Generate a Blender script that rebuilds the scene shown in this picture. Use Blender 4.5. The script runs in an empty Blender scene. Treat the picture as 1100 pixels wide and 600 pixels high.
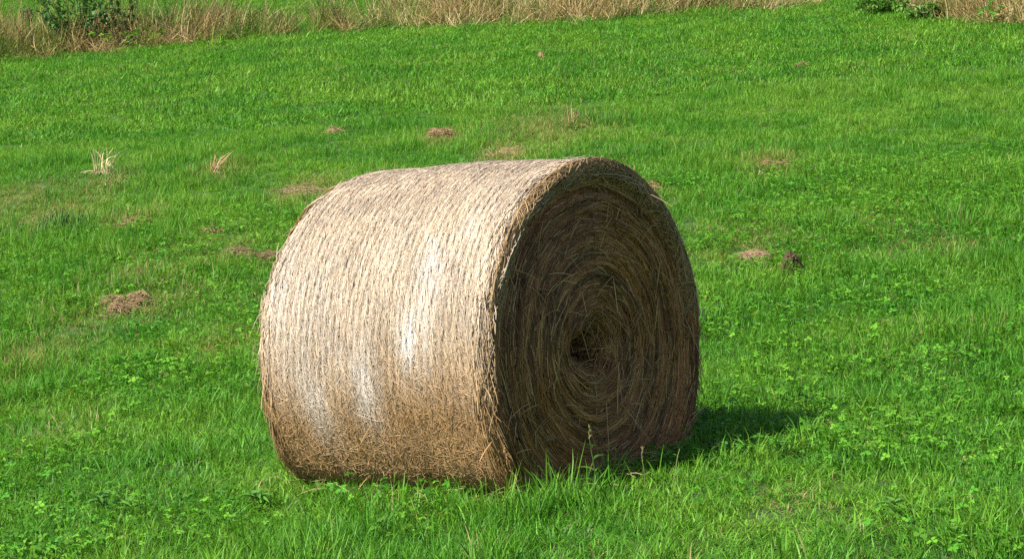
import bpy, math, random
import numpy as np
from mathutils import Matrix, Vector

random.seed(7)
RNG = np.random.default_rng(11)
S = bpy.context.scene
COL = S.collection

# ------------------------------------------------------------------ camera, sky, sun, exposure
CAM_H = 1.376
FPX = 2200.0                                  # focal length in pixels of an 1100 px wide picture
PITCH = math.radians(3.927)
cam_d = bpy.data.cameras.new('camera')
cam = bpy.data.objects.new('camera', cam_d)
COL.objects.link(cam)
cam.location = (0, 0, CAM_H)
cam.rotation_euler = (math.pi / 2 - PITCH, 0, 0)
cam_d.sensor_width = 36
cam_d.lens = 36 * FPX / 1100
cam_d.clip_start = 0.1
cam_d.clip_end = 1500
S.camera = cam

SUN = Vector((-0.84, -0.54, 1.0)).normalized()   # towards the sun
W = bpy.data.worlds.new('World')
S.world = W
W.use_nodes = True
wn = W.node_tree.nodes
sky = wn.new('ShaderNodeTexSky')
sky.sky_type = 'NISHITA'
sky.sun_disc = False
sky.sun_elevation = math.asin(SUN.z)
sky.sun_rotation = math.atan2(SUN.x, SUN.y)
wn['Background'].inputs['Strength'].default_value = 0.085
W.node_tree.links.new(sky.outputs['Color'], wn['Background'].inputs['Color'])
sd = bpy.data.lights.new('sun', 'SUN')
sd.energy = 4.9
sd.angle = math.radians(0.5)
sd.color = (1.0, 0.955, 0.88)
so = bpy.data.objects.new('sun', sd)
COL.objects.link(so)
so.location = SUN * 30
so.rotation_euler = SUN.to_track_quat('Z', 'Y').to_euler()
S.view_settings.view_transform = 'Standard'
S.view_settings.look = 'None'
S.view_settings.gamma = 1
S.view_settings.exposure = 1.0
S.render.engine = 'CYCLES'
S.cycles.use_denoising = False
S.cycles.max_bounces = 6
S.cycles.diffuse_bounces = 3
S.cycles.transmission_bounces = 4

# ------------------------------------------------------------------ helpers
def vnoise(x, y, seed):
    """smooth value noise, vectorised, range 0..1"""
    g = np.random.default_rng(seed).random((256, 256))
    x = np.asarray(x, float) + 1000.37; y = np.asarray(y, float) + 1000.71
    xi = np.floor(x).astype(int); yi = np.floor(y).astype(int)
    fx = x - xi; fy = y - yi
    fx = fx * fx * (3 - 2 * fx); fy = fy * fy * (3 - 2 * fy)
    a = g[xi % 256, yi % 256]; b = g[(xi + 1) % 256, yi % 256]
    c = g[xi % 256, (yi + 1) % 256]; d = g[(xi + 1) % 256, (yi + 1) % 256]
    return (a * (1 - fx) + b * fx) * (1 - fy) + (c * (1 - fx) + d * fx) * fy

def fbm(x, y, seed, n=3):
    s = 0.0; w = 1.0; t = 0.0
    for k in range(n):
        s = s + w * vnoise(np.asarray(x) * 2 ** k, np.asarray(y) * 2 ** k, seed + k); t += w; w *= 0.5
    return s / t

def ground(x, y):
    """height of the meadow: nearly level round the bale, rising to the right and up the hill behind"""
    x = np.asarray(x, float); y = np.asarray(y, float)
    xs = 26 * np.tanh((x + 0.113) / 26)
    k = 1.3
    t = (y - 10.6) / k
    hill = 0.13 * k * np.logaddexp(0, t) - 0.13 * k * np.logaddexp(0, (8.45 - 10.6) / k)
    bump = 0.05 * (fbm(x * 0.5, y * 0.5, 3, 2) - 0.5)
    near = np.exp(-((x + 0.1) ** 2 + (y - 8.4) ** 2) / 1.2)
    return 0.078 * xs + hill + bump * (1 - near)

def at(px, py):
    """where the sight line through a picture point (1100x600) meets the meadow"""
    c, s = math.cos(PITCH), math.sin(PITCH)
    u = (px - 550) / FPX; v = (300 - py) / FPX
    d = np.array([u, c + v * s, -s + v * c])
    t = np.linspace(3, 90, 9000)
    P = np.array([0, 0, CAM_H]) + t[:, None] * d
    h = P[:, 2] - ground(P[:, 0], P[:, 1])
    i = int(np.argmax(h < 0))
    if h[i] >= 0: i = len(t) - 1
    x, y = P[i, 0], P[i, 1]
    return Vector((x, y, float(ground(x, y))))

def ppm(p):                                    # picture pixels per metre at a place
    return FPX / (p.y * math.cos(PITCH))

def mesh_np(name, verts, faces, smooth=False):
    """verts (n,3); faces (m,k) int"""
    me = bpy.data.meshes.new(name)
    verts = np.asarray(verts, np.float32); faces = np.asarray(faces, np.int32)
    k = faces.shape[1]
    me.vertices.add(len(verts)); me.vertices.foreach_set('co', verts.ravel())
    me.loops.add(faces.size); me.loops.foreach_set('vertex_index', faces.ravel())
    me.polygons.add(len(faces))
    me.polygons.foreach_set('loop_start', np.arange(0, faces.size, k, dtype=np.int32))
    if smooth: me.polygons.foreach_set('use_smooth', np.ones(len(faces), bool))
    me.update(calc_edges=True)
    return me

def color_attr(me, cols):
    a = me.color_attributes.new('Col', 'FLOAT_COLOR', 'POINT')
    c = np.ones((len(cols), 4), np.float32); c[:, :3] = cols
    a.data.foreach_set('color', c.ravel())

def obj(name, me, mat, parent=None, kind=None, label=None, cat=None, group=None):
    o = bpy.data.objects.new(name, me)
    COL.objects.link(o)
    if me is not None and mat is not None: me.materials.append(mat)
    if parent: o.parent = parent
    for k, v in (('kind', kind), ('label', label), ('category', cat), ('group', group)):
        if v: o[k] = v
    return o

def empty(name, loc, label, cat, group=None, rz=0):
    o = obj(name, None, None, None, None, label, cat, group)
    o.location = loc; o.rotation_euler = (0, 0, rz); o.empty_display_size = 0.1
    return o

def straws(P, rad, cols, ends=0.6):
    """P (n,k,3) centre lines -> three-sided stalks. cols (n,3). returns verts, faces, colours"""
    n, k, _ = P.shape
    T = np.gradient(P, axis=1); T /= np.linalg.norm(T, axis=2, keepdims=True) + 1e-9
    ref = np.where(np.abs(T[..., 2:3]) > 0.9, np.array([1.0, 0, 0]), np.array([0, 0, 1.0]))
    A = np.cross(T, ref); A /= np.linalg.norm(A, axis=2, keepdims=True) + 1e-9
    B = np.cross(T, A)
    r = np.asarray(rad).reshape(n, 1, 1) * np.where((np.arange(k) == 0) | (np.arange(k) == k - 1), ends, 1).reshape(1, k, 1)
    ang = np.arange(3) * 2 * math.pi / 3
    ph = np.random.default_rng(5).random(n).reshape(n, 1, 1) * 6.28
    V = np.stack([P + r * (A * np.cos(a + ph) + B * np.sin(a + ph)) for a in ang], axis=2)   # n,k,3,3
    idx = np.arange(n * k * 3).reshape(n, k, 3)
    F = []
    for j in range(3):
        j2 = (j + 1) % 3
        F.append(np.stack([idx[:, :-1, j], idx[:, :-1, j2], idx[:, 1:, j2], idx[:, 1:, j]], axis=-1).reshape(-1, 4))
    C = np.repeat(np.asarray(cols)[:, None, :], k * 3, axis=1).reshape(-1, 3)
    return V.reshape(-1, 3), np.concatenate(F), C

# ------------------------------------------------------------------ materials
def new_mat(name):
    m = bpy.data.materials.new(name); m.use_nodes = True
    nt = m.node_tree
    return m, nt, nt.nodes, nt.links, nt.nodes['Principled BSDF']

def mat_ground():
    m, nt, N, L, b = new_mat('meadow_soil')
    geo = N.new('ShaderNodeNewGeometry')
    n1 = N.new('ShaderNodeTexNoise'); n1.inputs['Scale'].default_value = 0.7; n1.inputs['Detail'].default_value = 5
    n2 = N.new('ShaderNodeTexNoise'); n2.inputs['Scale'].default_value = 75; n2.inputs['Detail'].default_value = 8; n2.inputs['Roughness'].default_value = 0.7
    for n in (n1, n2): L.new(geo.outputs['Position'], n.inputs['Vector'])
    r = N.new('ShaderNodeValToRGB')
    r.color_ramp.elements[0].position = 0.35; r.color_ramp.elements[0].color = (0.045, 0.09, 0.012, 1)
    r.color_ramp.elements[1].position = 0.7; r.color_ramp.elements[1].color = (0.10, 0.17, 0.025, 1)
    L.new(n2.outputs['Fac'], r.inputs['Fac'])
    mx = N.new('ShaderNodeMix'); mx.data_type = 'RGBA'
    mx.inputs[7].default_value = (0.05, 0.13, 0.012, 1)
    L.new(n1.outputs['Fac'], mx.inputs[0]); L.new(r.outputs['Color'], mx.inputs[6])
    L.new(mx.outputs[2], b.inputs['Base Color'])
    b.inputs['Roughness'].default_value = 0.95
    bp = N.new('ShaderNodeBump'); bp.inputs['Distance'].default_value = 0.03
    L.new(n2.outputs['Fac'], bp.inputs['Height']); L.new(bp.outputs['Normal'], b.inputs['Normal'])
    return m

def mat_grass(name, g1, g2, g3, dry, gloss=0.42, trans=0.38, pos_scale=0.55):
    """blade colour varies over the field, from tuft to tuft and from blade to blade"""
    m, nt, N, L, b = new_mat(name)
    geo = N.new('ShaderNodeNewGeometry')
    n1 = N.new('ShaderNodeTexNoise'); n1.inputs['Scale'].default_value = pos_scale; n1.inputs['Detail'].default_value = 4
    L.new(geo.outputs['Position'], n1.inputs['Vector'])
    r = N.new('ShaderNodeValToRGB')
    r.color_ramp.elements[0].position = 0.36; r.color_ramp.elements[0].color = (*g1, 1)
    r.color_ramp.elements[1].position = 0.64; r.color_ramp.elements[1].color = (*g3, 1)
    e = r.color_ramp.elements.new(0.5); e.color = (*g2, 1)
    tint = N.new('ShaderNodeAttribute'); tint.attribute_name = 'tint'
    tuft = N.new('ShaderNodeAttribute'); tuft.attribute_name = 'tuft'; tuft.attribute_type = 'INSTANCER'
    dr = N.new('ShaderNodeAttribute'); dr.attribute_name = 'dry'; dr.attribute_type = 'INSTANCER'
    a1 = N.new('ShaderNodeMath'); a1.operation = 'MULTIPLY_ADD'; a1.inputs[1].default_value = 0.36; a1.inputs[2].default_value = -0.18
    L.new(tuft.outputs['Fac'], a1.inputs[0])
    a2 = N.new('ShaderNodeMath'); a2.operation = 'ADD'; L.new(a1.outputs[0], a2.inputs[0]); L.new(n1.outputs['Fac'], a2.inputs[1])
    L.new(a2.outputs[0], r.inputs['Fac'])
    hsv = N.new('ShaderNodeHueSaturation')
    v = N.new('ShaderNodeMapRange'); v.inputs[3].default_value = 0.42; v.inputs[4].default_value = 1.65
    L.new(tint.outputs['Fac'], v.inputs[0]); L.new(v.outputs[0], hsv.inputs['Value'])
    L.new(r.outputs['Color'], hsv.inputs['Color'])
    # dry share: blade is straw coloured where its own tint falls under the tuft's dryness
    frac = N.new('ShaderNodeMath'); frac.operation = 'MULTIPLY'; frac.inputs[1].default_value = 7.31
    L.new(tint.outputs['Fac'], frac.inputs[0])
    fr = N.new('ShaderNodeMath'); fr.operation = 'FRACT'; L.new(frac.outputs[0], fr.inputs[0])
    lt = N.new('ShaderNodeMath'); lt.operation = 'LESS_THAN'; L.new(fr.outputs[0], lt.inputs[0]); L.new(dr.outputs['Fac'], lt.inputs[1])
    mx = N.new('ShaderNodeMix'); mx.data_type = 'RGBA'; mx.inputs[7].default_value = (*dry, 1)
    L.new(lt.outputs[0], mx.inputs[0]); L.new(hsv.outputs['Color'], mx.inputs[6])
    L.new(mx.outputs[2], b.inputs['Base Color'])
    b.inputs['Roughness'].default_value = gloss
    b.inputs['Specular IOR Level'].default_value = 0.25
    tr = N.new('ShaderNodeBsdfTranslucent')
    g = N.new('ShaderNodeMix'); g.data_type = 'RGBA'; g.blend_type = 'MULTIPLY'; g.inputs[0].default_value = 1
    g.inputs[7].default_value = (1.15, 1.12, 0.7, 1)
    L.new(mx.outputs[2], g.inputs[6]); L.new(g.outputs[2], tr.inputs['Color'])
    ms = N.new('ShaderNodeMixShader'); ms.inputs[0].default_value = trans
    L.new(b.outputs[0], ms.inputs[1]); L.new(tr.outputs[0], ms.inputs[2])
    L.new(ms.outputs[0], N['Material Output'].inputs['Surface'])
    return m

def mat_col(name, rough=0.6, spec=0.3, trans=0.0, noise=0.0, nscale=60):
    """colour from the piece's own colour attribute"""
    m, nt, N, L, b = new_mat(name)
    a = N.new('ShaderNodeAttribute'); a.attribute_name = 'Col'
    out = a.outputs['Color']
    if noise:
        tc = N.new('ShaderNodeTexCoord')
        n = N.new('ShaderNodeTexNoise'); n.inputs['Scale'].default_value = nscale; n.inputs['Detail'].default_value = 4
        L.new(tc.outputs['Object'], n.inputs['Vector'])
        mr = N.new('ShaderNodeMapRange'); mr.inputs[3].default_value = 1 - noise; mr.inputs[4].default_value = 1 + noise
        L.new(n.outputs['Fac'], mr.inputs[0])
        h = N.new('ShaderNodeHueSaturation'); L.new(mr.outputs[0], h.inputs['Value']); L.new(out, h.inputs['Color'])
        out = h.outputs['Color']
    L.new(out, b.inputs['Base Color'])
    b.inputs['Roughness'].default_value = rough
    b.inputs['Specular IOR Level'].default_value = spec
    if trans:
        tr = N.new('ShaderNodeBsdfTranslucent'); L.new(out, tr.inputs['Color'])
        ms = N.new('ShaderNodeMixShader'); ms.inputs[0].default_value = trans
        L.new(b.outputs[0], ms.inputs[1]); L.new(tr.outputs[0], ms.inputs[2])
        L.new(ms.outputs[0], N['Material Output'].inputs['Surface'])
    return m

M_GROUND = mat_ground()
DRY = (0.34, 0.29, 0.11)
M_GRASS = mat_grass('grass_blades', (0.066, 0.215, 0.016), (0.098, 0.258, 0.018), (0.148, 0.300, 0.028), DRY, 0.5, 0.40, 0.8)
M_CLOVER = mat_grass('clover_leaf', (0.055, 0.200, 0.014), (0.088, 0.245, 0.016), (0.125, 0.285, 0.022), DRY, 0.55, 0.38)
M_VERGE = mat_grass('verge_grass', (0.27, 0.18, 0.075), (0.20, 0.18, 0.055), (0.10, 0.17, 0.025), (0.46, 0.35, 0.17), 0.6, 0.25, 1.1)
M_STRAW = mat_col('straw', 0.55, 0.35, 0.0)
M_CORE = mat_col('packed_hay', 0.9, 0.1, 0.0, 0.5, 55)
M_LEAF = mat_col('leaf', 0.5, 0.4, 0.25)
M_NET = mat_col('net_wrap', 0.4, 0.45, 0.1)

# ------------------------------------------------------------------ the meadow
gx = np.concatenate([np.linspace(-160, -22, 24)[:-1], np.linspace(-22, 22, 177), np.linspace(22, 160, 24)[1:]])
gy = np.concatenate([np.linspace(-30, 3, 14)[:-1], np.linspace(3, 50, 189), np.linspace(50, 320, 50)[1:]])
X, Y = np.meshgrid(gx, gy)
V = np.stack([X, Y, ground(X, Y)], -1).reshape(-1, 3)
ny, nx = X.shape
I = np.arange(nx * ny).reshape(ny, nx)
F = np.stack([I[:-1, :-1], I[:-1, 1:], I[1:, 1:], I[1:, :-1]], -1).reshape(-1, 4)
obj('meadow_ground', mesh_np('meadow_ground', V, F, True), M_GROUND, kind='structure')

# ------------------------------------------------------------------ the bale: frame
BALE_R, BALE_L = 0.75, 1.154
yaw, el = 0.938, 0.061
AX = Vector((math.sin(yaw) * math.cos(el), -math.cos(yaw) * math.cos(el), math.sin(el)))
face_c = Vector((0.352, 8.11, CAM_H - 0.826))
AY = Vector((0, 0, 1)).cross(AX).normalized()
AZ = AX.cross(AY)
bale_mid = face_c - AX * (BALE_L / 2)
SAG = 0.295
HALF = BALE_R * (1 - SAG)                       # centre to flattened underside
base = bale_mid - AZ * HALF
BM = Matrix((AX, AY, AZ)).transposed().to_4x4()
BM.translation = base
BMI = BM.inverted()

def in_bale(x, y, grow=0.0):
    """mask of ground points that lie under the bale's foot"""
    p = np.stack([x - base.x, y - base.y], -1)
    a = p @ np.array([AX.x, AX.y]); b = p @ np.array([AY.x, AY.y])
    return (np.abs(a) < BALE_L / 2 - 0.05 + grow) & (np.abs(b) < 0.46 + grow)

# ------------------------------------------------------------------ grass: tuft meshes and scattering
def tuft_mesh(name, n, spread, hmin, hmax, w, seed, lean=0.5, curl=0.6, segs=4):
    r = np.random.default_rng(seed)
    a = r.random(n) * 6.283; q = np.sqrt(r.random(n)) * spread
    bx, by = q * np.cos(a), q * np.sin(a)
    h = hmin + (hmax - hmin) * r.random(n) ** 1.3
    d = r.random(n) * 6.283
    ln = lean * r.random(n) ** 0.8; cu = curl * r.random(n)
    wd = w * (0.6 + 0.8 * r.random(n))
    t = np.linspace(0, 1, segs + 1)
    # tilt angle grows along the blade
    ang = ln[:, None] + (cu[:, None] * 2.0) * t[None, :] ** 1.5
    ds = h[:, None] / segs
    out = np.concatenate([np.zeros((n, 1)), np.cumsum(np.sin(ang[:, :-1]) * ds, 1)], 1)
    up = np.concatenate([np.zeros((n, 1)), np.cumsum(np.cos(ang[:, :-1]) * ds, 1)], 1) - 0.015
    cx = bx[:, None] + out * np.cos(d)[:, None]; cy = by[:, None] + out * np.sin(d)[:, None]
    tw = d + math.pi / 2 + (r.random(n) - 0.5) * 1.6
    wt = wd[:, None] * np.array([0.75, 1.0, 0.9, 0.6, 0.06])[None, :segs + 1] * 0.5
    sx = wt * np.cos(tw)[:, None]; sy = wt * np.sin(tw)[:, None]
    Lf = np.stack([cx - sx, cy - sy, up], -1); Rt = np.stack([cx + sx, cy + sy, up], -1)
    V = np.stack([Lf, Rt], 2)                      # n,k,2,3
    idx = np.arange(n * (segs + 1) * 2).reshape(n, segs + 1, 2)
    F = np.stack([idx[:, :-1, 0], idx[:, :-1, 1], idx[:, 1:, 1], idx[:, 1:, 0]], -1).reshape(-1, 4)
    me = mesh_np(name, V.reshape(-1, 3), F, True)
    at_ = me.attributes.new('tint', 'FLOAT', 'POINT')
    at_.data.foreach_set('value', np.repeat(r.random(n), (segs + 1) * 2).astype(np.float32))
    return me

def leaf_patch(name, n, spread, hmin, hmax, size, seed, lobes=3):
    """low broad leaves on thin stalks: three leaflets each"""
    r = np.random.default_rng(seed)
    V = []; F = []; T = []
    for i in range(n):
        a = r.random() * 6.283; q = math.sqrt(r.random()) * spread
        h = hmin + (hmax - hmin) * r.random()
        c = np.array([q * math.cos(a), q * math.sin(a), h]); s = size * (0.6 + 0.7 * r.random())
        tilt = (r.random(2) - 0.5) * 1.1; rot = r.random() * 6.283; tn = r.random()
        for k in range(lobes):
            b = rot + k * 6.283 / lobes
            u = np.array([math.cos(b), math.sin(b), 0.0]); w = np.array([-math.sin(b), math.cos(b), 0.0])
            pts = [(0.02, 0, 0), (0.45, -0.38, 0.10), (0.5, 0, 0.02), (0.45, 0.38, 0.10), (0.95, -0.24, 0.0), (1.0, 0, -0.06), (0.95, 0.24, 0.0)]
            o0 = len(V)
            for (p, o, z) in pts:
                v = u * p * s + w * o * s; v[2] += z * s + v[0] * tilt[0] + v[1] * tilt[1]
                V.append(c + v); T.append(tn)
            for f in ((0, 1, 2), (0, 2, 3), (1, 4, 5), (1, 5, 2), (2, 5, 6), (2, 6, 3)): F.append([o0 + j for j in f])
        o0 = len(V)                               # stalk
        for dx in (-0.0012, 0.0012):
            V.append(c + [dx, 0, 0]); V.append(np.array([c[0] * 0.8 + dx, c[1] * 0.8, -0.01])); T += [tn, tn]
        F.append([o0, o0 + 1, o0 + 3]); F.append([o0, o0 + 3, o0 + 2])
    me = mesh_np(name, np.array(V), np.array(F), True)
    at_ = me.attributes.new('tint', 'FLOAT', 'POINT'); at_.data.foreach_set('value', np.array(T, np.float32))
    return me

def scatter(name, pts, yaw_, tilt, scale, var, tuft, dry, meshes, mat, label, cat, kind='stuff'):
    """one object: a cloud of points, a tuft mesh instanced on each by geometry nodes"""
    me = bpy.data.meshes.new(name)
    me.vertices.add(len(pts)); me.vertices.foreach_set('co', np.asarray(pts, np.float32).ravel()); me.update()
    def add(nm, typ, arr, fld):
        a = me.attributes.new(nm, typ, 'POINT'); a.data.foreach_set(fld, np.ascontiguousarray(arr).ravel())
    rot = np.stack([tilt[:, 0], tilt[:, 1], yaw_], -1).astype(np.float32)
    add('rot', 'FLOAT_VECTOR', rot, 'vector'); add('scl', 'FLOAT_VECTOR', scale.astype(np.float32), 'vector')
    add('var', 'INT', var.astype(np.int32), 'value')
    add('tuft', 'FLOAT', tuft.astype(np.float32), 'value'); add('dry', 'FLOAT', dry.astype(np.float32), 'value')
    o = obj(name, me, mat, kind=kind, label=label, cat=cat)
    ng = bpy.data.node_groups.new(name + '_scatter', 'GeometryNodeTree')
    ng.interface.new_socket('Geometry', in_out='INPUT', socket_type='NodeSocketGeometry')
    ng.interface.new_socket('Geometry', in_out='OUTPUT', socket_type='NodeSocketGeometry')
    N, L = ng.nodes, ng.links
    gi = N.new('NodeGroupInput'); go = N.new('NodeGroupOutput'); jn = N.new('GeometryNodeJoinGeometry')
    def named(nm, typ):
        n = N.new('GeometryNodeInputNamedAttribute'); n.data_type = typ; n.inputs['Name'].default_value = nm
        return n.outputs['Attribute']
    rt = N.new('FunctionNodeEulerToRotation'); L.new(named('rot', 'FLOAT_VECTOR'), rt.inputs[0])
    sc = named('scl', 'FLOAT_VECTOR'); vr = named('var', 'INT')
    for k, m in enumerate(meshes):
        if not m.materials: m.materials.append(mat)
        src = bpy.data.objects.new(m.name, m)      # not linked to the scene: only a source of geometry
        oi = N.new('GeometryNodeObjectInfo'); oi.inputs['Object'].default_value = src; oi.inputs['As Instance'].default_value = True
        cp = N.new('FunctionNodeCompare'); cp.data_type = 'INT'; cp.operation = 'EQUAL'
        L.new(vr, cp.inputs[2]); cp.inputs[3].default_value = k
        ip = N.new('GeometryNodeInstanceOnPoints')
        L.new(gi.outputs[0], ip.inputs['Points']); L.new(cp.outputs[0], ip.inputs['Selection'])
        L.new(oi.outputs['Geometry'], ip.inputs['Instance']); L.new(rt.outputs[0], ip.inputs['Rotation']); L.new(sc, ip.inputs['Scale'])
        L.new(ip.outputs[0], jn.inputs[0])
    L.new(jn.outputs[0], go.inputs[0])
    md = o.modifiers.new('scatter', 'NODES'); md.node_group = ng
    return o

def field(y0, y1, dens, seed, margin=2.2):
    r = np.random.default_rng(seed)
    hw = 0.25 * y1 + margin
    n = int(dens * (y1 - y0) * 2 * hw)
    x = (r.random(n) * 2 - 1) * hw; y = y0 + (y1 - y0) * r.random(n)
    k = np.abs(x) < 0.25 * y + margin
    return x[k], y[k]

# places where the sward is thin and straw shows: (px, py, radius px, strength)
DRY_SPOTS = [(40, 385, 38, .35), (250, 368, 40, .4), (590, 138, 60, .35), (165, 292, 55, .3), (300, 322, 38, .3), (850, 540, 40, .12),
             (805, 262, 48, .4), (60, 232, 50, .3), (1010, 262, 40, .2), (330, 206, 34, .45), (180, 322, 45, .3), (130, 300, 40, .25),
             (700, 205, 20, .4), (110, 200, 40, .25), (240, 185, 30, .3), (480, 150, 26, .3), (960, 250, 60, .15), (440, 550, 30, .1),
             (20, 215, 50, .3), (545, 168, 34, .4), (240, 268, 50, .3), (90, 345, 60, .15), (830, 178, 30, .4), (142, 239, 30, .4), (60, 470, 50, .12)]
SPOT = [(at(px, py), r_, s_) for px, py, r_, s_ in DRY_SPOTS]
BARE = []                                        # filled by the clumps below: (place, radius x, radius y)

def dryness(x, y, seed):
    r = np.random.default_rng(seed)
    d = 0.012 + 0.16 * np.clip(fbm(x * 0.7, y * 0.7, 41) - 0.5, 0, 1)
    for p, rp, s in SPOT:
        w = rp / ppm(p)
        d = np.maximum(d, 1.7 * s * np.exp(-((x - p.x) ** 2 / (w * w) + (y - p.y) ** 2 / (6.0 * w * w))))
    return np.clip(d * (0.6 + 0.8 * r.random(len(x))), 0, 1)

# straw clumps and bare patches left lying in the grass (picture place, width px, height m, flatness, tone, label)
CLUMPS = [
    (133, 333, 46, 0.065, .9, 'tan', 'rounded tan clump of loose hay in the grass left of the bale'),
    (272, 282, 56, 0.070, .8, 'brown', 'long brown heap of hay just left of the bale, partly behind it'),
    (470, 149, 27, 0.078, .8, 'red', 'small reddish tan hay tuft beyond the top of the bale'),
    (832, 179, 25, 0.026, 1.0, 'red', 'small flat reddish patch in the green grass right of the bale top'),
    (140, 240, 34, 0.026, 1.0, 'red', 'flat reddish bare patch above the rounded tan hay clump'),
    (228, 249, 22, 0.022, 1.0, 'red', 'tiny flat reddish patch left of the long brown hay heap'),
    (806, 279, 36, 0.035, 1.0, 'pink', 'flat pale tan patch right of the bale beside a dark molehill'),
    (699, 202, 18, 0.026, 1.0, 'tan', 'pale tan straw patch right behind the bale top corner'),
    (538, 166, 32, 0.026, 1.0, 'tan', 'flat tan straw strip peeking out just over the bale top'),
    (860, 74, 12, 0.052, .8, 'brown', 'tiny brown straw tuft high up the meadow to the right'),
    (320, 208, 36, 0.026, 1.0, 'olive', 'flattened olive straw patch behind the left shoulder of the bale'),
    (362, 142, 20, 0.026, 1.0, 'tan', 'faint tan straw scrap in the meadow above the bale left end'),
]
TONE = {'tan': (.29, .195, .095), 'brown': (.19, .135, .06), 'red': (.26, .17, .075), 'pink': (.30, .20, .11), 'olive': (.22, .18, .07), 'dark': (.060, .048, .022)}
CL = []
for px, py, wpx, h, fl, tone, lab in CLUMPS:
    p = at(px, py)
    rx = 1.05 * wpx / ppm(p) / 2; ry = rx * (2.0 if fl >= 1 else 1.3)
    CL.append((p, rx, ry, h, tone, lab)); BARE.append((p, rx, ry))
MOLE = at(849, 294)
BARE.append((MOLE, 0.08, 0.1))

def thin_out(x, y, seed, lo=0.0):
    r = np.random.default_rng(seed)
    keep = ~in_bale(x, y)
    for p, rx, ry in BARE:
        q = ((x - p.x) / (rx * .85)) ** 2 + ((y - p.y) / (ry * .85)) ** 2
        keep &= ~((q < 1) & (r.random(len(x)) > 0.5 * q + 0.2))
    return keep

near_meshes = [tuft_mesh('grass_tuft', 56, 0.085, 0.03, 0.098, 0.0038, 100 + k, 1.25, 0.9) for k in range(5)]
near_meshes += [tuft_mesh('tall_tuft', 40, 0.06, 0.06, 0.155, 0.0042, 120 + k, 0.9, 1.0) for k in range(3)]
far_meshes = [tuft_mesh('far_tuft', 40, 0.15, 0.03, 0.10, 0.0078, 140 + k, 1.15, 0.8, 3) for k in range(4)]

def grass_layer(name, y0, y1, dens, seed, meshes, tallk, label):
    x, y = field(y0, y1, dens, seed)
    k = thin_out(x, y, seed + 1); x, y = x[k], y[k]
    n = len(x); r = np.random.default_rng(seed + 2)
    clump = 0.5 * fbm(x * 1.5, y * 1.1, 77, 2) + 0.5 * fbm(x * 4.0, y * 3.0, 78, 2)
    tallness = fbm(x * 0.45, y * 0.35, 88, 2)
    hs = 0.5 + 2.3 * np.clip(clump - 0.28, 0, 1) * (0.5 + 0.9 * tallness)
    hs *= 0.8 + 0.4 * r.random(n)
    hs *= 1 + 0.2 * in_bale(x, y, 0.18)
    var = r.integers(0, tallk, n)
    tall = (r.random(n) < np.clip((clump - 0.47) * 3.0, 0.02, 0.7)) & (len(meshes) > tallk)
    var[tall] = r.integers(tallk, max(len(meshes), tallk + 1), tall.sum())
    d = dryness(x, y, seed + 3)
    hs *= 1 - 0.45 * np.clip(d * 2 - 0.2, 0, 1)
    sw = 0.85 + 0.4 * r.random(n)
    sc = np.stack([sw, sw, hs], -1)
    tilt = (r.random((n, 2)) - 0.5) * 0.5
    tone = np.clip(0.75 * r.random(n) + 0.25 * fbm(x * 2.2, y * 1.6, 99), 0, 1)
    z = ground(x, y) + np.where(y > 24, 0.02, 0.008)
    return scatter(name, np.stack([x, y, z], -1), r.random(n) * 6.283, tilt, sc, var, tone, d, meshes, M_GRASS, label, 'grass')

grass_layer('meadow_grass', 4.6, 13, 240, 1000, near_meshes, 5, 'fresh green meadow grass around and in front of the bale')
grass_layer('meadow_grass', 13, 24, 165, 1100, near_meshes, 5, 'green meadow grass on the slope just behind the bale')
grass_layer('meadow_grass', 24, 60, 74, 1200, far_meshes, 4, 'distant green grass up the slope around the dry verge')

clover_meshes = [leaf_patch('clover_patch', 24, 0.16, 0.02, 0.07, 0.0135, 160 + k) for k in range(3)]
x, y = field(4.6, 18, 48, 1300)
k = thin_out(x, y, 1301) & (fbm(x * 0.9, y * 0.7, 55) > 0.40); x, y = x[k], y[k]
n = len(x); r = np.random.default_rng(1302); sc = np.repeat((0.7 + 0.7 * r.random(n))[:, None], 3, 1)
scatter('clover', np.stack([x, y, ground(x, y)], -1), r.random(n) * 6.28, (r.random((n, 2)) - .5) * .3, sc, r.integers(0, 3, n), r.random(n),
        np.full(n, 0.02), clover_meshes, M_CLOVER, 'low green clover leaves mixed into the near grass', 'clover')

# ------------------------------------------------------------------ verge of tall dry grass along the top of the field
tall_dry = [tuft_mesh('verge_tuft', 40, 0.24, 0.25, 0.95, 0.011, 180 + k, 0.75, 0.75) for k in range(5)]
VERGE = [(-60, 76, 1.0), (0, 68, 1.0), (60, 66, 1.0), (100, 60, 1.0), (160, 54, .9), (220, 48, .9), (270, 44, 1.0), (330, 40, 1.0), (400, 34, 1.15), (470, 31, 1.1), (550, 28, 1.0),
         (620, 25, .95), (690, 22, .95), (760, 17, .8), (830, 12, .6), (870, 8, .35)]
VERGE2 = [(1015, 24, .5), (1050, 26, .8), (1090, 29, .9), (1130, 32, 1.0), (1180, 36, 1.0)]
P_, H_, D_ = [], [], []
rv = np.random.default_rng(9)
for line in (VERGE, VERGE2):
    w = [at(a, b) for a, b, c in line]
    for i in range(len(line) - 1):
        ln = (w[i + 1] - w[i]).length
        for q in range(int(ln * 36)):
            t = rv.random(); dep = rv.random() ** 1.2 * 3.6 - (0.9 * rv.random() if rv.random() < .16 else 0)
            p = w[i].lerp(w[i + 1], t); c = line[i][2] * (1 - t) + line[i + 1][2] * t
            P_.append((p.x + (rv.random() - .5) * .3, p.y + dep + (rv.random() - .5) * .5)); H_.append(c); D_.append(dep)
P_ = np.array(P_); H_ = np.array(H_); D_ = np.array(D_)
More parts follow.
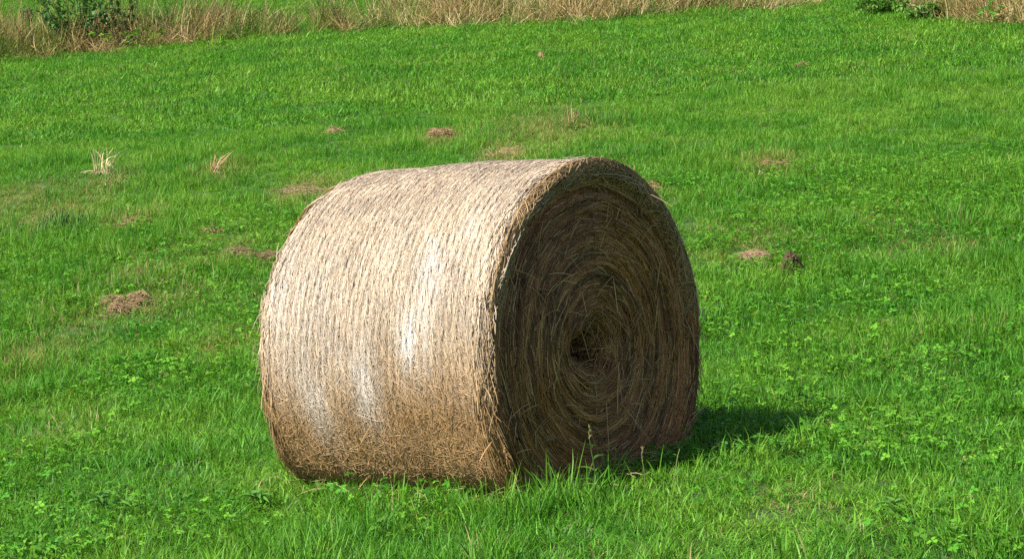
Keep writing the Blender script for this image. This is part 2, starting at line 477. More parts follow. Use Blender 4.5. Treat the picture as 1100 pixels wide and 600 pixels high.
keep = fbm(P_[:, 0] * 0.55, P_[:, 1] * 0.6, 65) > 0.33 + 0.20 * rv.random(len(P_)) - 0.2 * (P_[:, 0] < -5.3)
P_, H_, D_ = P_[keep], H_[keep], D_[keep]
n = len(P_)
hs = 1.6 * H_ * (0.20 + 1.25 * fbm(P_[:, 0] * 0.8, P_[:, 1] * 0.8, 66)) * (0.75 + 0.5 * rv.random(n)) * np.clip(0.38 + D_ * 0.6, 0.2, 1)
sw = 0.8 + 0.5 * rv.random(n)
scatter('verge_grass', np.stack([P_[:, 0], P_[:, 1], ground(P_[:, 0], P_[:, 1])], -1), rv.random(n) * 6.28, (rv.random((n, 2)) - .5) * 1.1,
        np.stack([sw, sw, hs], -1), rv.integers(0, 5, n), fbm(P_[:, 0] * 1.1, P_[:, 1] * 0.9, 67),
        np.clip(1.5 * (fbm(P_[:, 0] * 0.45, P_[:, 1] * 0.45, 68) - .28) + 0.25 * np.clip((P_[:, 0] + 3) / 3, -.6, .6), 0.05, .75), tall_dry, M_VERGE,
        'strip of tall dry straw coloured grass along the top of the field', 'dry grass')

green_tall = [tuft_mesh('verge_green', 40, 0.20, 0.15, 0.55, 0.010, 190 + k, 0.9, 0.8) for k in range(3)]
weed_leaf = [leaf_patch('verge_leaf', 30, 0.22, 0.06, 0.42, 0.055, 195 + k) for k in range(2)]
k = (fbm(P_[:, 0] * 0.9, P_[:, 1] * 0.9, 69) > 0.50) & (rv.random(n) < .6)
q = P_[k] + (rv.random((k.sum(), 2)) - .5) * .3; m = len(q); g = (0.6 + 0.6 * rv.random(m)) * H_[k] ** .5
leafy = rv.random(m) < .38
for nm, sel, ms, mt, lb, ct in (('verge_grass', ~leafy, green_tall, M_GRASS, 'green grass growing up through the dry verge', 'grass'),
                                ('verge_weeds', leafy, weed_leaf, M_CLOVER, 'leafy green weeds growing through the dry verge', 'weeds')):
    qq = q[sel]; gg = g[sel]; mm = len(qq)
    scatter(nm, np.stack([qq[:, 0], qq[:, 1], ground(qq[:, 0], qq[:, 1])], -1), rv.random(mm) * 6.28, (rv.random((mm, 2)) - .5) * .7,
            np.stack([gg, gg, gg], -1), rv.integers(0, len(ms), mm), rv.random(mm), np.full(mm, .08), ms, mt, lb, ct)

# ------------------------------------------------------------------ the round bale
bale = obj('hay_bale', None, None, None, None, 'large weathered round hay bale standing alone on the green meadow', 'hay bale')
bale.matrix_world = BM
R, L_ = BALE_R, BALE_L
rb = np.random.default_rng(21)
_ph = rb.random((14, 3)) * 6.28
def bulge(th, x):
    s = 0
    for i in range(14):
        s = s + np.sin(th * (1 + i % 5) + _ph[i, 0] + np.sin(x * (2 + i * 0.8) + _ph[i, 1])) * np.cos(x * (1.5 + i * 1.3) + _ph[i, 2]) / (2 + i)
    return s * 0.012
PITCH_NET = 0.034                                # spacing of the net strands
def sag(x, r, th):
    y = r * np.cos(th); z = r * np.sin(th)
    t = np.clip(-z / R, 0, 1.2)
    k = 0.16; lim = 1 - SAG                      # flattened underside, with a rounded turn
    h = np.clip(0.5 + 0.5 * (lim - t) / k, 0, 1)
    z = np.where(z < 0, -R * (lim * (1 - h) + t * h - k * h * (1 - h)), z)
    y = y * (1 + 0.035 * np.clip(t, 0, 1))
    return np.stack([x + 0 * y, y, z + HALF], -1)
def shell(th, x, off=0.0):
    """a point on the curved side, rounded over at both rims"""
    c = 0.032 + 0.055 * np.clip(np.sin(th - 0.25), 0, 1) ** 3
    e = np.clip(np.abs(x) - (L_ / 2 - c), 0, c)
    rr = R - c + np.sqrt(np.maximum(c * c - e * e, 0))
    ridge = 0.0055 * np.abs(np.sin(math.pi * x / PITCH_NET)) * (np.abs(x) < L_ / 2 - 0.06) * np.clip(np.sin(th) + 0.75, 0.15, 1)
    return sag(x, rr + bulge(th, x) + ridge + off, th)
def dish(r, th):
    """how far the end face lies behind the rim"""
    q = r / R
    w = (r * 23 + th / 6.2832 + 0.35 * vnoise(np.cos(th) * 2, np.sin(th) * 2, 73)) % 1.0
    layer = 0.006 * (w - 0.5) + 0.022 * (vnoise(r * 30, (th % 6.2832) * 2.0, 71) - 0.5) + 0.022 * (vnoise(np.cos(th) * 2.5 + 7, np.sin(th) * 2.5 + r * 5, 72) - 0.5)
    return 0.002 + 0.020 * np.clip((0.95 - q) / 0.1, 0, 1) - 0.012 * np.clip((0.8 - q) / 0.5, 0, 1) + 0.035 * np.exp(-(q / 0.28) ** 2) + 0.20 * np.exp(-(q / (0.065 + 0.085 * vnoise(np.cos(th) * 1.7 + 3, np.sin(th) * 1.7 + 5, 74))) ** 2) + layer
def face_pt(r, th, side, off=0.0):
    return sag(side * (L_ / 2 - dish(r, th) + off), r, th)

# colours: side bleached by the sun, less so low down; ends and underside still brown
def white_mask(th, x):
    """pale bleached streaks of net and mould, measured round the bale (arc) and along it"""
    m = 0
    for (t0, x0, st, sx, a) in WHITE:
        dth = (th - t0 + math.pi) % (2 * math.pi) - math.pi
        m = np.maximum(m, a * np.exp(-((dth * R - (x - x0) * 0.35) / st) ** 2 - ((x - x0) / sx) ** 2))
    return m * np.clip(2.0 * fbm(x * 22, th * 4, 91, 3) - 0.15, 0.3, 1.1)
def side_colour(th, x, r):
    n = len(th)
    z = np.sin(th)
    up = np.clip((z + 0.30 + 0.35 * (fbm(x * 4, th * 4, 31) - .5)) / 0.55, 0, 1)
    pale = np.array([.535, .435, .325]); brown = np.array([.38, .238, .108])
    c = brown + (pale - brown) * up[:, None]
    v = fbm(x * 9, th * 7, 33, 3)
    c = c * (0.78 + 0.44 * v)[:, None]
    c = c * (0.78 + 0.40 * r.random(n))[:, None]
    dark = r.random(n) < 0.045
    c[dark] *= 0.5
    gold = r.random(n) < 0.16
    c[gold] = c[gold] * np.array([1.15, 1.08, .92])
    w = np.clip(white_mask(th, x) * (0.55 + 0.8 * r.random(n)), 0, 1)[:, None]
    return np.clip(c * (1 - w) + np.array([.84, .82, .78]) * w, 0.02, .85)
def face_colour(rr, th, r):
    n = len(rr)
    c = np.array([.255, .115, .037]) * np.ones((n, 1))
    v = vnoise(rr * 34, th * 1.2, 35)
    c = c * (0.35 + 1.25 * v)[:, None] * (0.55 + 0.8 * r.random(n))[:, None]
    g = r.random(n) < 0.13  # some straws coloured lighter, as if they caught the light
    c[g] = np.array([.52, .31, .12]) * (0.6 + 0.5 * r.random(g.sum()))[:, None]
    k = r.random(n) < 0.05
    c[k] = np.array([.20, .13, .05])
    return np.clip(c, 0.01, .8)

def theta_x(px, py):
    """bale coordinates of a picture point on the curved side"""
    c, s = math.cos(PITCH), math.sin(PITCH)
    u = (px - 550) / FPX; v = (300 - py) / FPX
    d = BMI.to_3x3() @ Vector((u, c + v * s, -s + v * c)); o = BMI @ Vector((0, 0, CAM_H))
    oy, oz = o.y, o.z - HALF
    A = d.y ** 2 + d.z ** 2; B = oy * d.y + oz * d.z; C = oy * oy + oz * oz - R * R
    t = (-B - math.sqrt(max(B * B - A * C, 0))) / A
    return math.atan2(oz + t * d.z, oy + t * d.y), o.x + t * d.x
WHITE = []
for px, py, st, sx, a in ((460, 300, .14, .06, .8), (453, 330, .18, .045, .95), (442, 365, .12, .07, .7), (392, 412, .16, .07, .55), (342, 433, .15, .08, .42), (368, 400, .14, .12, .34), (315, 395, .18, .10, .3),
                          (330, 330, .18, .09, .25), (505, 250, .18, .06, .12), (415, 275, .16, .08, .08), (300, 330, .22, .05, .25)):
    t0, x0 = theta_x(px, py); WHITE.append((t0, x0, st, sx, a))

# packed hay body (side, both dished ends) as one closed shell
NT = 220
th = np.linspace(0, 2 * math.pi, NT, endpoint=False)
rows = []
cols = []
rr_face = np.concatenate([np.linspace(0.002, 0.70, 110)])
class _R:                                         # steady mid tone in place of the random spread
    def random(self, n=None): return np.full(n, 0.5) if n is not None else 0.5
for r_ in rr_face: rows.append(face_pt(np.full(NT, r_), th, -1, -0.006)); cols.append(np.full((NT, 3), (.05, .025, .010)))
for x_ in np.linspace(-L_ / 2 + 0.002, L_ / 2 - 0.002, 150): rows.append(shell(th, np.full(NT, x_), -0.006)); cols.append(side_colour(th, np.full(NT, x_), _R()) * 0.84)  # side toned darker: shade of the gaps between straws put into its colour
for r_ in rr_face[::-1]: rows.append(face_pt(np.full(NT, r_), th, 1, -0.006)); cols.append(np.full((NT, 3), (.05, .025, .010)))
V = np.array(rows); nr = len(rows)
I = np.arange(nr * NT).reshape(nr, NT); J = np.roll(I, -1, axis=1)
F = np.stack([I[:-1], J[:-1], J[1:], I[1:]], -1).reshape(-1, 4)
me = mesh_np('body', V.reshape(-1, 3), F, True); color_attr(me, np.array(cols).reshape(-1, 3))
obj('body', me, M_CORE, bale, label='tightly packed brown hay body')

# straw wrapped round the side
n = 100000; K = 4
t0 = rb.random(n) * 6.283; x0 = (rb.random(n) - .5) * (L_ - 0.01)
xb = (np.floor(x0 / PITCH_NET) + 0.5 + np.clip(rb.normal(size=n) * 0.28, -.6, .6)) * PITCH_NET       # bunched between the net strands
x0 = np.where((np.sin(t0) > -0.35 + 0.5 * (rb.random(n) - .5)) & (np.abs(xb) < L_ / 2 - 0.05), xb, x0)
ln = 0.02 + 0.08 * rb.random(n) ** 1.7
low = np.clip((-np.sin(t0) + 0.25) / 0.7, 0, 1)                    # lower down the straws lie more criss-cross
rim = np.clip((np.abs(x0) - (L_ / 2 - .14)) / .14, 0, 1)
ang = rb.normal(size=n) * (0.10 + 0.60 * low + 0.1 * rim) + 0.10
wild = rb.random(n) < 0.06 + 0.22 * low; ang[wild] = (rb.random(wild.sum()) - .5) * 3.1
s = np.linspace(-.5, .5, K)
bend = rb.normal(size=n) * 0.4
dth = ln[:, None] * s * np.cos(ang)[:, None] / R
dx = ln[:, None] * s * np.sin(ang)[:, None] + ln[:, None] * bend[:, None] * s ** 2 * 0.5
off = 0.0005 + 0.003 * rb.random(n) ** 2
lift = (rb.random(n) < 0.05 + 0.10 * low) * (0.003 + 0.014 * rb.random(n) ** 2)
offs = off[:, None] + lift[:, None] * np.clip(s * 2, 0, 1) ** 2
xx = np.clip(x0[:, None] + dx, -L_ / 2 + .004, L_ / 2 - .004)
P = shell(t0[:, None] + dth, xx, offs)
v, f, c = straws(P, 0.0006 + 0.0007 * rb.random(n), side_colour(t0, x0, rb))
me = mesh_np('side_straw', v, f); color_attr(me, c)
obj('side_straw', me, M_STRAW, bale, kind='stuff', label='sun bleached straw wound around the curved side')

# net strands pulled into the grooves
strand = []
NN = 260
tt = np.linspace(0, 2 * math.pi, NN)
ks = np.arange(-int(L_ / 2 / PITCH_NET) + 1, int(L_ / 2 / PITCH_NET))
for k in ks:
    wob = 0.0035 * np.sin(tt * 31 + k) + 0.003 * (vnoise(tt * 9, np.full(NN, k * 3.1), 51) - .5)
    strand.append(shell(tt, np.clip(k * PITCH_NET + wob, -L_ / 2 + .01, L_ / 2 - .01), 0.001 + 0.004 * (vnoise(tt * 14, np.full(NN, k * 1.7), 52) - .5)))
P = np.array(strand)
nc = np.tile([.62, .54, .44], (len(P), 1)) * (0.85 + 0.3 * rb.random(len(P)))[:, None]
v, f, c = straws(P, np.full(len(P), 0.0009), nc, 1.0)
me = mesh_np('net_wrap', v, f); color_attr(me, c)
obj('net_wrap', me, M_NET, bale, kind='stuff', label='thin pale net strands running around the bale')

# straw of the two coiled ends
for side, n in ((1, 26000), (-1, 6000)):
    r0 = 0.735 * np.sqrt(rb.random(n) * 0.985 + 0.015 * rb.random(n)); t0 = rb.random(n) * 6.283
    ln = 0.05 + 0.20 * rb.random(n) ** 1.5
    s = np.linspace(-.5, .5, 5)
    ang = rb.normal(size=n) * 0.08; wild = rb.random(n) < 0.06 + 0.4 * (r0 < 0.17); ang[wild] = rb.normal(size=wild.sum()) * 0.8
    rc = np.maximum(r0, 0.05)
    dth = np.clip(ln[:, None] * s * np.cos(ang)[:, None] / rc[:, None], -1.6, 1.6)
    rr = np.clip(r0[:, None] + ln[:, None] * s * np.sin(ang)[:, None] - 0.007 * dth, 0.005, R - 0.012)
    off = 0.001 + 0.006 * rb.random(n) ** 2
    lift = (rb.random(n) < 0.04) * 0.03 * rb.random(n)
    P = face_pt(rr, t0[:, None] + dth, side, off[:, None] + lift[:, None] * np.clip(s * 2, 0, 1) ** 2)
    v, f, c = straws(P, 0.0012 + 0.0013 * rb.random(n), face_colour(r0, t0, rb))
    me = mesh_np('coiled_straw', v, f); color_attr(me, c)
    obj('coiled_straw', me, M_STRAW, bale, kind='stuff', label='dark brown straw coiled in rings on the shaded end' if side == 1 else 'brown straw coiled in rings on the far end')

# ragged rims: straw spilling over the edge of both ends
for side, n in ((1, 4200), (-1, 1800)):
    t0 = rb.random(n) * 6.283
    ln = 0.04 + 0.15 * rb.random(n) ** 1.7
    s = np.linspace(0, 1, 6)
    e0 = (L_ / 2 - 0.075) + 0.07 * rb.random(n)             # start, from the side across the rounded edge
    a = rb.normal(size=n) * 0.45 + np.where(rb.random(n) < .5, 0, math.pi)
    tth = t0[:, None] + ln[:, None] * s * np.cos(a)[:, None] / R
    up_ = (rb.random(n) < 0.22)
    ex = ln[:, None] * s * np.abs(np.sin(a))[:, None] * 0.6
    xx = e0[:, None] + ex
    inside = np.minimum(xx, L_ / 2 - 0.004)
    P = shell(tth, side * inside, 0.001 + 0.006 * rb.random(n)[:, None] + up_[:, None] * ln[:, None] * 0.17 * s ** 1.5)
    P[..., 0] += side * np.clip(xx - (L_ / 2 - 0.004), 0, 0.032)
    P[..., 2] -= 0.25 * np.clip(xx - (L_ / 2 - 0.004), 0, 0.032)
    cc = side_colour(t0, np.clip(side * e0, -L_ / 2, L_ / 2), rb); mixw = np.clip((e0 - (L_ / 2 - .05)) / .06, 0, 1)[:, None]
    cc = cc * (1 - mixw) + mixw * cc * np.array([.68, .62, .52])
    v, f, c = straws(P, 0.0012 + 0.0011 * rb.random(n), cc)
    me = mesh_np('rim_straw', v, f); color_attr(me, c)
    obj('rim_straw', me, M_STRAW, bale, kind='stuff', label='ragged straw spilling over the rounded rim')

# tangle of stalks over the top edge of the near end
n = 2600
t0 = 0.15 + 2.75 * rb.random(n); r0 = R * (1.0 - 0.13 * rb.random(n) ** 1.4)
ln = 0.04 + 0.11 * rb.random(n) ** 1.4; a = rb.normal(size=n) * 0.55; s = np.linspace(-.5, .5, 5)
tth = t0[:, None] + ln[:, None] * s * np.cos(a)[:, None] / R
rr = np.minimum(r0[:, None] + ln[:, None] * s * np.sin(a)[:, None], R + 0.004)
hump = 0.030 * np.sqrt(np.clip(1 - ((rr / R - 0.955) / 0.07) ** 2, 0, 1)) * np.sin(np.clip(t0[:, None] - .1, 0, math.pi)) ** .5
P = face_pt(rr, tth, 1, 0.004 + hump * (0.4 + 0.6 * rb.random(n))[:, None] - 0.25 * np.clip(rr - R * .985, 0, 1))
v, f, c = straws(P, 0.0010 + 0.0010 * rb.random(n), np.array([.34, .225, .105]) * (0.5 + 0.8 * rb.random(n))[:, None])
me = mesh_np('rim_tangle', v, f); color_attr(me, c)
obj('rim_tangle', me, M_STRAW, bale, kind='stuff', label='tangled brown stalks over the top edge of the shaded end')

# loose stalks that stand off the bale: lit wisps on the near end, hanging ones at the foot
n = 340
where = rb.random(n)
r0 = R * np.sqrt(rb.random(n)); t0 = rb.random(n) * 6.283
A0 = face_pt(np.minimum(r0, .70), t0, 1, 0.008)
hang = where > 0.7
hx = np.where(rb.random(n) < .45, L_ / 2 - 0.06 * rb.random(n), (rb.random(n) - .5) * (L_ - .04)); ht = -0.2 - 2.75 * rb.random(n)
A0[hang] = shell(ht, hx, 0.006)[hang]
ln = np.where(hang, 0.03 + 0.07 * rb.random(n), 0.05 + 0.13 * rb.random(n))
D = rb.normal(size=(n, 3)); D[:, 0] = np.abs(D[:, 0]) * 0.16
D[hang, 2] -= 0.4
D[hang, 0] *= 0.6
D /= np.linalg.norm(D, axis=1, keepdims=True)
s = np.linspace(0, 1, 6)
P = A0[:, None, :] + D[:, None, :] * (ln[:, None] * s)[..., None]
P[..., 2] -= (ln[:, None] * s ** 2) * 0.25
outw = np.where(hang, 0.02, 0.012)
P[..., 0] += np.where(hang, 0.0, 1)[:, None] * outw[:, None] * s
yy = P[..., 1]; P[..., 1] += np.sign(yy) * hang[:, None] * 0.035 * s
P[..., 2] = np.maximum(P[..., 2], 0.012)
cc = np.array([.42, .26, .11]) * (0.45 + 0.75 * rb.random(n))[:, None]
v, f, c = straws(P, 0.0011 + 0.0011 * rb.random(n), cc)
me = mesh_np('loose_stalk', v, f); color_attr(me, c)
obj('loose_stalks', me, M_STRAW, bale, kind='stuff', label='loose stalks sticking out of the bale')

# stalks shed on the grass round the foot of the bale
n = 170
side_ = rb.random(n) < .62
la = np.where(side_, (rb.random(n) - .5) * (L_ + .2), L_ / 2 + .02 + .22 * rb.random(n) ** 2)
lb_ = np.where(side_, -(0.50 + .26 * rb.random(n) ** 2), (rb.random(n) - .5) * 1.1)
wx = base.x + la * AX.x + lb_ * AY.x; wy = base.y + la * AX.y + lb_ * AY.y
d = rb.random(n) * 6.283; ln = .04 + .12 * rb.random(n); s = np.linspace(-.5, .5, 4); tz = rb.normal(size=n) * .3
P = np.stack([wx[:, None] + ln[:, None] * s * np.cos(d)[:, None], wy[:, None] + ln[:, None] * s * np.sin(d)[:, None], (ground(wx, wy) + .02 + .05 * rb.random(n))[:, None] + ln[:, None] * (s * tz[:, None] - s ** 2 * .4)], -1)
v, f, c = straws(P, .0010 + .0010 * rb.random(n), np.array([.42, .31, .16]) * (.6 + .7 * rb.random(n))[:, None])
me = mesh_np('straw_litter', v, f); color_attr(me, c)
obj('straw_litter', me, M_STRAW, kind='stuff', label='loose straw shed on the grass round the foot of the bale', cat='straw')

# ------------------------------------------------------------------ hay clumps, molehill
def mound(rx, ry, h, seed, res=18):
    r = np.random.default_rng(seed)
    V = []; F = []
    rings = 6
    for i in range(rings + 1):
        q = i / rings
        for j in range(res):
            a = j / res * 6.283
            w = 1 + 0.22 * math.sin(2 * a + seed) + 0.14 * math.sin(5 * a + seed * 2)
            V.append((rx * q * w * math.cos(a), ry * q * w * math.sin(a), h * (1 - q * q) ** 1.2 * (0.8 + 0.4 * r.random()) - 0.012 * q))
    for i in range(rings):
        for j in range(res):
            k = (j + 1) % res
            F.append((i * res + j, (i + 1) * res + j, (i + 1) * res + k, i * res + k))
    return mesh_np('mound', np.array(V), np.array(F), True)

for ci, (p, rx, ry, h, tone, lab) in enumerate(CL):
    r = np.random.default_rng(300 + ci)
    col = np.array(TONE[tone])
    e = empty('hay_clump', p, lab, 'hay clump', 'hay clumps lying in the meadow')
    slope = [float(ground(p.x + .1, p.y) - ground(p.x - .1, p.y)) / .2, float(ground(p.x, p.y + .1) - ground(p.x, p.y - .1)) / .2]
    e.rotation_euler = (math.atan(slope[1]), -math.atan(slope[0]), 0)
    me = mound(rx * .55, ry * .5, h * 0.5, 40 + ci); color_attr(me, np.tile(col * 0.55, (len(me.vertices), 1)))
    obj('mound', me, M_CORE, e)
    n = int(300 + 2600 * rx * ry * 4)
    a = r.random(n) * 6.283; q = np.sqrt(r.random(n)) * (0.6 + 1.5 * r.random(n) ** 2.5) * (1 + .25 * np.sin(3 * a + ci) + .15 * np.sin(7 * a + 2 * ci))
    nb = 5; bx_ = (r.random(nb) - .5) * 1.5; by_ = (r.random(nb) - .5) * 1.3; br_ = .3 + .45 * r.random(nb); w_ = r.integers(0, nb, n)
    cx, cy = rx * (bx_[w_] + br_[w_] * q * np.cos(a)), ry * (by_[w_] + br_[w_] * q * np.sin(a))
    cz = h * br_[w_] * 1.5 * np.clip(1 - q * q, 0, 1) ** 1.2 + 0.004 + 0.03 * h / .07 * r.random(n)
    ln = (0.05 + 0.10 * r.random(n)) * min(1, rx / .12 + .4); d = r.random(n) * 6.283
    s = np.linspace(-.5, .5, 4)
    tz = r.normal(size=n) * 0.22
    cz = np.maximum(cz, np.abs(tz) * ln * .5)
    P = np.stack([cx[:, None] + ln[:, None] * s * np.cos(d)[:, None], cy[:, None] + ln[:, None] * s * np.sin(d)[:, None],
                  cz[:, None] + ln[:, None] * s * tz[:, None] - ln[:, None] * s ** 2 * .35], -1)
    cc = col * (0.6 + 0.85 * r.random(n))[:, None]
    v, f, c = straws(P, (0.0011 + 0.0011 * r.random(n)) * max(1, p.y / 11), cc)
    me = mesh_np('straw', v, f); color_attr(me, c)
    obj('straw', me, M_STRAW, e, kind='stuff')

e = empty('molehill', MOLE, 'small dark brown molehill in the grass right of the bale', 'molehill')
me = mound(0.085, 0.11, 0.14, 77, 24); color_attr(me, np.tile(TONE['dark'], (len(me.vertices), 1)))
obj('soil_heap', me, M_CORE, e)
r = np.random.default_rng(78)
V = []; F = []
for i in range(70):                                # crumbs of earth
    a = r.random() * 6.28; q = math.sqrt(r.random()); s = 0.006 + 0.010 * r.random()
    c = np.array([.08 * q * math.cos(a), .12 * q * math.sin(a), .13 * max(0, 1 - q * q) + .002])
    o0 = len(V)
    for dxyz in ((1, 0, 0), (-1, 0, 0), (0, 1, 0), (0, -1, 0), (0, 0, 1), (0, 0, -1)): V.append(c + np.array(dxyz) * s * (0.6 + .8 * r.random()))
    for t in ((0, 2, 4), (2, 1, 4), (1, 3, 4), (3, 0, 4), (2, 0, 5), (1, 2, 5), (3, 1, 5), (0, 3, 5)): F.append([o0 + j for j in t])
me = mesh_np('crumbs', np.array(V), np.array(F)); color_attr(me, np.tile(np.array(TONE['dark']) * 1.4, (len(V), 1)))
obj('soil_crumbs', me, M_CORE, e, kind='stuff')

# ------------------------------------------------------------------ single dry tufts standing in the meadow
def tuft_thing(px, py, hpx, wpx, col, n, lab, lean=(0, 0), wid=0.006, cat='grass tuft', grp='dry tufts standing in the meadow', name='dry_tuft'):
    p = at(px, py); k = ppm(p); h = hpx / k; w = wpx / k / 2
    r = np.random.default_rng(int(px * 7 + py))
    a = r.random(n) * 6.283; q = np.sqrt(r.random(n)) * w
    hh = h * (0.45 + 0.6 * r.random(n)); s = np.linspace(0, 1, 6)
    dx = lean[0] + r.normal(size=n) * 0.12; dy = lean[1] + r.normal(size=n) * 0.2; cu = r.normal(size=n) * .25
    P = np.stack([(q * np.cos(a))[:, None] + hh[:, None] * (s * dx[:, None] + cu[:, None] * s ** 3), (q * np.sin(a))[:, None] + hh[:, None] * s * dy[:, None],
                  hh[:, None] * s - hh[:, None] * np.abs(cu)[:, None] * s ** 3 * .4 - 0.01], -1)
    cc = np.array(col) * (0.6 + 0.7 * r.random(n))[:, None]
    v, f, c = straws(P, wid * .5 * (0.6 + .6 * r.random(n)), cc, 0.35)
    e = empty(name, p, lab, cat, grp)
    me = mesh_np('blades', v, f); color_attr(me, c)
    obj('blades', me, M_STRAW, e)
    # short dead leaves round the foot
    m = n
    d = r.random(m) * 6.283; l = h * (0.25 + .3 * r.random(m))
    P = np.stack([(w * .5 + l[:, None] * s) * np.cos(d)[:, None], (w * .5 + l[:, None] * s) * np.sin(d)[:, None], l[:, None] * (s * 0.9 - s ** 2 * .8)], -1)
    v, f, c = straws(P, wid * .4 * np.ones(m), cc * .8, .4)
    me = mesh_np('dead_leaves', v, f); color_attr(me, c)
    obj('dead_leaves', me, M_STRAW, e)
    return e
tuft_thing(110, 188, 34, 20, (.56, .47, .24), 22, 'pale straw tuft standing upright in the grass far left of the bale', (.12, 0), 0.011)
tuft_thing(228, 188, 28, 10, (.42, .27, .13), 11, 'slanting reddish dry stalks in the grass above the bale left end', (.5, 0), 0.010)
tuft_thing(615, 138, 30, 8, (.34, .23, .10), 11, 'narrow upright brown stalks beyond the top of the bale', (.05, 0), 0.013)
tuft_thing(581, 66, 14, 10, (.40, .27, .13), 10, 'tiny tan tuft high up the meadow beyond the bale', (0, 0), 0.016)
tuft_thing(66, 250, 30, 58, (.06, .15, .016), 80, 'dark green tussock of coarse grass at the left edge', (.25, 0), 0.010, name='grass_tussock', grp='dark tussocks')
tuft_thing(120, 202, 24, 18, (.20, .24, .06), 22, 'olive grass tuft at the foot of the pale straw tuft', (.2, 0), 0.009, name='grass_tussock', grp='dark tussocks')
tuft_thing(815, 440 - 248, 14, 10, (.30, .30, .10), 10, 'small olive tuft behind the bale on its right', (0, 0), 0.010, name='grass_tussock', grp='dark tussocks')

# ------------------------------------------------------------------ weeds in front of the shaded end
def leaf_shape(L0, W0, fold=0.15, droop=0.3, segs=5, point=1.0):
    """pointed oval leaf along +x with a folded midrib; returns verts, faces"""
    V = []; F = []
    for i in range(segs + 1):
        t = i / segs
        w = W0 * math.sin(math.pi * (t * 0.94 + 0.03)) ** point * .5
        z = -droop * L0 * t * t
        V += [(L0 * t, -w, z + fold * w), (L0 * t, 0, z), (L0 * t, w, z + fold * w)]
    for i in range(segs):
        a = i * 3
        F += [(a, a + 3, a + 4, a + 1), (a + 1, a + 4, a + 5, a + 2)]
    return np.array(V), np.array(F)

def leaves_mesh(name, items, cols):
    """items: (origin, azimuth, pitch, L, W, droop)"""
    Vs, Fs, Cs = [], [], []; o0 = 0
    for (o, az, pt, L0, W0, dr), c in zip(items, cols):
        v, f = leaf_shape(L0, W0, .5, dr)
        M = Matrix.Rotation(az, 3, 'Z') @ Matrix.Rotation(-pt, 3, 'Y')
        v = v @ np.array(M).T + np.array(o)
        Vs.append(v); Fs.append(f + o0); Cs.append(np.tile(c, (len(v), 1))); o0 += len(v)
    me = mesh_np(name, np.concatenate(Vs), np.concatenate(Fs), True); color_attr(me, np.concatenate(Cs))
    return me

def weed(px, py, hpx, lab, leaves=3, lean=(0.05, 0), col=(.17, .25, .05), head=True):
    p = at(px, py); h = hpx / ppm(p)
    r = np.random.default_rng(int(px * 3 + hpx))
    e = empty('weed_stalk', p, lab, 'weed', 'weeds at the foot of the bale')
    s = np.linspace(0, 1, 8)
    P = np.stack([h * (lean[0] * s + .04 * np.sin(s * 5)), h * lean[1] * s, h * s - .01], -1)[None]
    v, f, c = straws(P, np.array([.0018]), np.array([col]), .7)
    me = mesh_np('stem', v, f, True); color_attr(me, c); obj('stem', me, M_LEAF, e)
    for i in range(leaves):
        t = .25 + .6 * i / max(1, leaves); q = P[0, int(t * 7)]
        me = leaves_mesh('leaf', [(q, r.random() * 6.28, .5 + .4 * r.random(), .05 + .03 * r.random(), .018, .5)], [np.array([.08, .2, .025])])
        obj('leaf', me, M_LEAF, e)
    if head:
        tip = P[0, -1]; m = 16
        d = r.normal(size=(m, 3)) * np.array([.35, .35, .2]) + np.array([0, 0, .8]); st = tip + np.stack([np.zeros(m), np.zeros(m), -.05 * r.random(m)], -1)
        ss = np.linspace(0, 1, 3)
        v, f, c = straws(st[:, None] + d[:, None] * (.014 * ss)[None, :, None], np.full(m, .0014), np.tile([.34, .30, .13], (m, 1)), .5)
        me = mesh_np('seed_head', v, f); color_attr(me, c); obj('seed_head', me, M_LEAF, e)
weed(549, 540, 84, 'thin weed stalk at the lit front corner of the bale', 2, (.0, 0), (.34, .28, .12))
weed(636, 538, 84, 'tall leafy green weed before the middle of the dark bale end', 6, (.0, 0), (.12, .22, .05))
weed(690, 530, 52, 'slender straight weed near the right foot of the dark bale end', 2, (.03, 0), (.26, .28, .1))
weed(716, 532, 54, 'weed stalk leaning right at the right corner of the bale', 2, (.30, 0), (.34, .34, .14), False)

def rosette(px, py, wpx, lab, n=12, col=(.085, .22, .03), up=.5):
    p = at(px, py); L0 = wpx / ppm(p) / 2
    r = np.random.default_rng(int(px + py * 5))
    e = empty('broadleaf_weed', p, lab, 'weed', 'broad leaved weeds in the near grass')
    for i in range(n):
        me = leaves_mesh('leaf', [((0, 0, .03 + .04 * r.random()), i * 6.283 / n + r.random() * .5, up + .5 * r.random(), L0 * (.7 + .5 * r.random()), L0 * .33, .6)],
                         [np.array(col) * (.8 + .5 * r.random())])
        obj('leaf', me, M_LEAF, e)
rosette(835, 494, 34, 'light green broad leaved weed at the shadow edge right of the bale', 9, (.085, .23, .025), .7)
rosette(798, 498, 30, 'small leafy weed below the bale shadow', 8, (.08, .22, .025), .7)
rosette(715, 424 + 84, 40, 'leafy weed at the right foot of the bale', 10)
rosette(478, 528, 44, 'dark leafy weed before the middle of the lit bale side', 12, (.05, .16, .02))
rosette(140, 560, 36, 'yellowish leafy weed in the bottom left corner grass', 9, (.11, .25, .03), .7)
rosette(275, 548, 40, 'leafy weed in the foreground left below the bale', 12)
rosette(108, 548, 40, 'green rosette at the bottom left beside a yellowish weed', 11, (.08, .2, .03))
rosette(960, 560, 38, 'leafy weed in the bottom right foreground grass', 10, (.1, .24, .03))

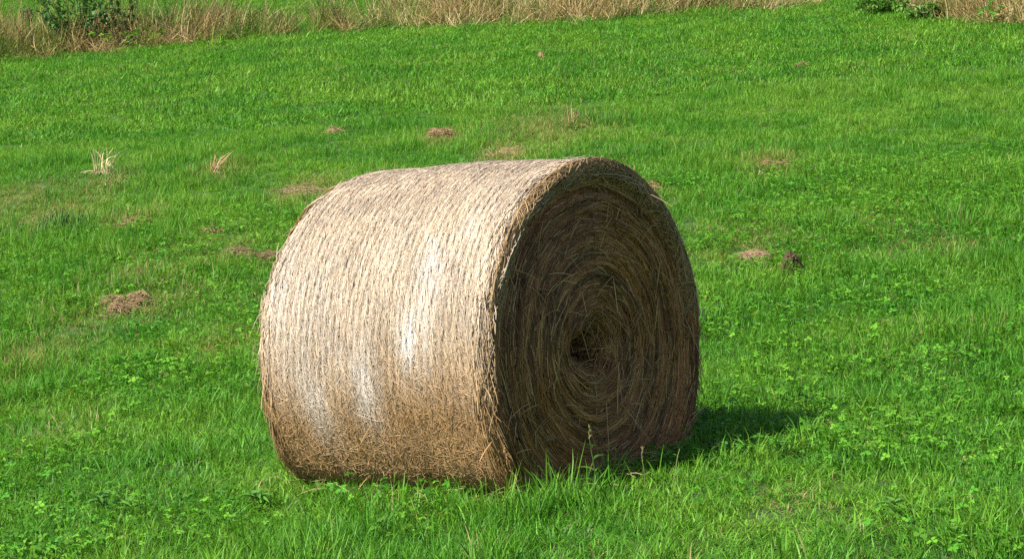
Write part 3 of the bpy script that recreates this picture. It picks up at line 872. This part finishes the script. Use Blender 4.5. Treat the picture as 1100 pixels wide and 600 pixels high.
# ------------------------------------------------------------------ shrubs in the verge
def shrub(px, py, wpx, hpx, col, nst, nleaf, leaf, lab, name='leafy_shrub', dy=0.5):
    p = at(px, py); k = ppm(p); w = wpx / k / 2; h = hpx / k
    r = np.random.default_rng(int(px + hpx * 3))
    e = empty(name, p, lab, 'shrub', 'leafy shrubs in the verge')
    s = np.linspace(0, 1, 6); items = []; cols = []; stems = []
    for i in range(nst):
        a = r.random() * 6.283; q = r.random() ** .5; hh = h * (0.55 + .5 * r.random()) * (1 - .35 * q * q)
        tip = np.array([w * q * math.cos(a), w * q * math.sin(a) * .8, hh])
        b = np.array([tip[0] * .35, tip[1] * .35, -.02])
        P = b + (tip - b) * s[:, None]; P[:, 2] = hh * (1 - (1 - s) ** 1.5) - .02 * (1 - s)
        stems.append(P)
        for j in range(nleaf):
            t = .15 + .85 * r.random(); q_ = b + (tip - b) * t; q_[2] = hh * (1 - (1 - t) ** 1.5)
            q_ = q_ + r.normal(size=3) * .05
            items.append((q_, r.random() * 6.283, r.normal() * .6 + .2, leaf * (.6 + .8 * r.random()), leaf * (.5 + .2 * r.random()), .4))
            cols.append(np.array(col) * (.65 + .8 * r.random()))
    v, f, c = straws(np.array(stems), np.full(nst, .006), np.tile([.12, .09, .045], (nst, 1)), .6)
    me = mesh_np('stem', v, f, True); color_attr(me, c); obj('stem', me, M_CORE, e)
    obj('foliage', leaves_mesh('foliage', items, cols), M_LEAF, e, kind='stuff')
shrub(88, 56, 104, 96, (.055, .15, .028), 34, 15, .12, 'dark green leafy shrub in the dry verge at the top left')
shrub(136, 49, 50, 60, (.06, .15, .032), 11, 10, .11, 'smaller leafy shrub just right of the dark shrub at top left')
shrub(178, 34, 26, 20, (.06, .17, .025), 12, 16, .09, 'low green weed bush behind the verge right of the dark shrubs')
shrub(945, 17, 84, 30, (.11, .26, .03), 30, 12, .10, 'bright green leafy bush at the top right where the dry verge breaks')
shrub(1000, 22, 50, 18, (.085, .20, .025), 24, 20, .09, 'low yellow green bush left of the dry grass at top right')
shrub(30, 26, 26, 18, (.05, .10, .03), 10, 16, .09, 'small bluish leafed weed bush at the far top left corner')

# white flower
p = at(992, 24)
e = empty('white_flower', p, 'single white flower at the top right in front of the green bush', 'flower')
v, f, c = straws(np.stack([np.zeros(5), np.zeros(5), np.linspace(-.01, .13, 5)], -1)[None], np.array([.004]), np.array([[.1, .22, .04]]), 1)
me = mesh_np('stem', v, f, True); color_attr(me, c); obj('stem', me, M_LEAF, e)
for i in range(8):
    me = leaves_mesh('petal', [((0, 0, .13), i * 6.283 / 8, .55, .05, .032, .2)], [np.array([.82, .82, .80])]); obj('petal', me, M_LEAF, e)
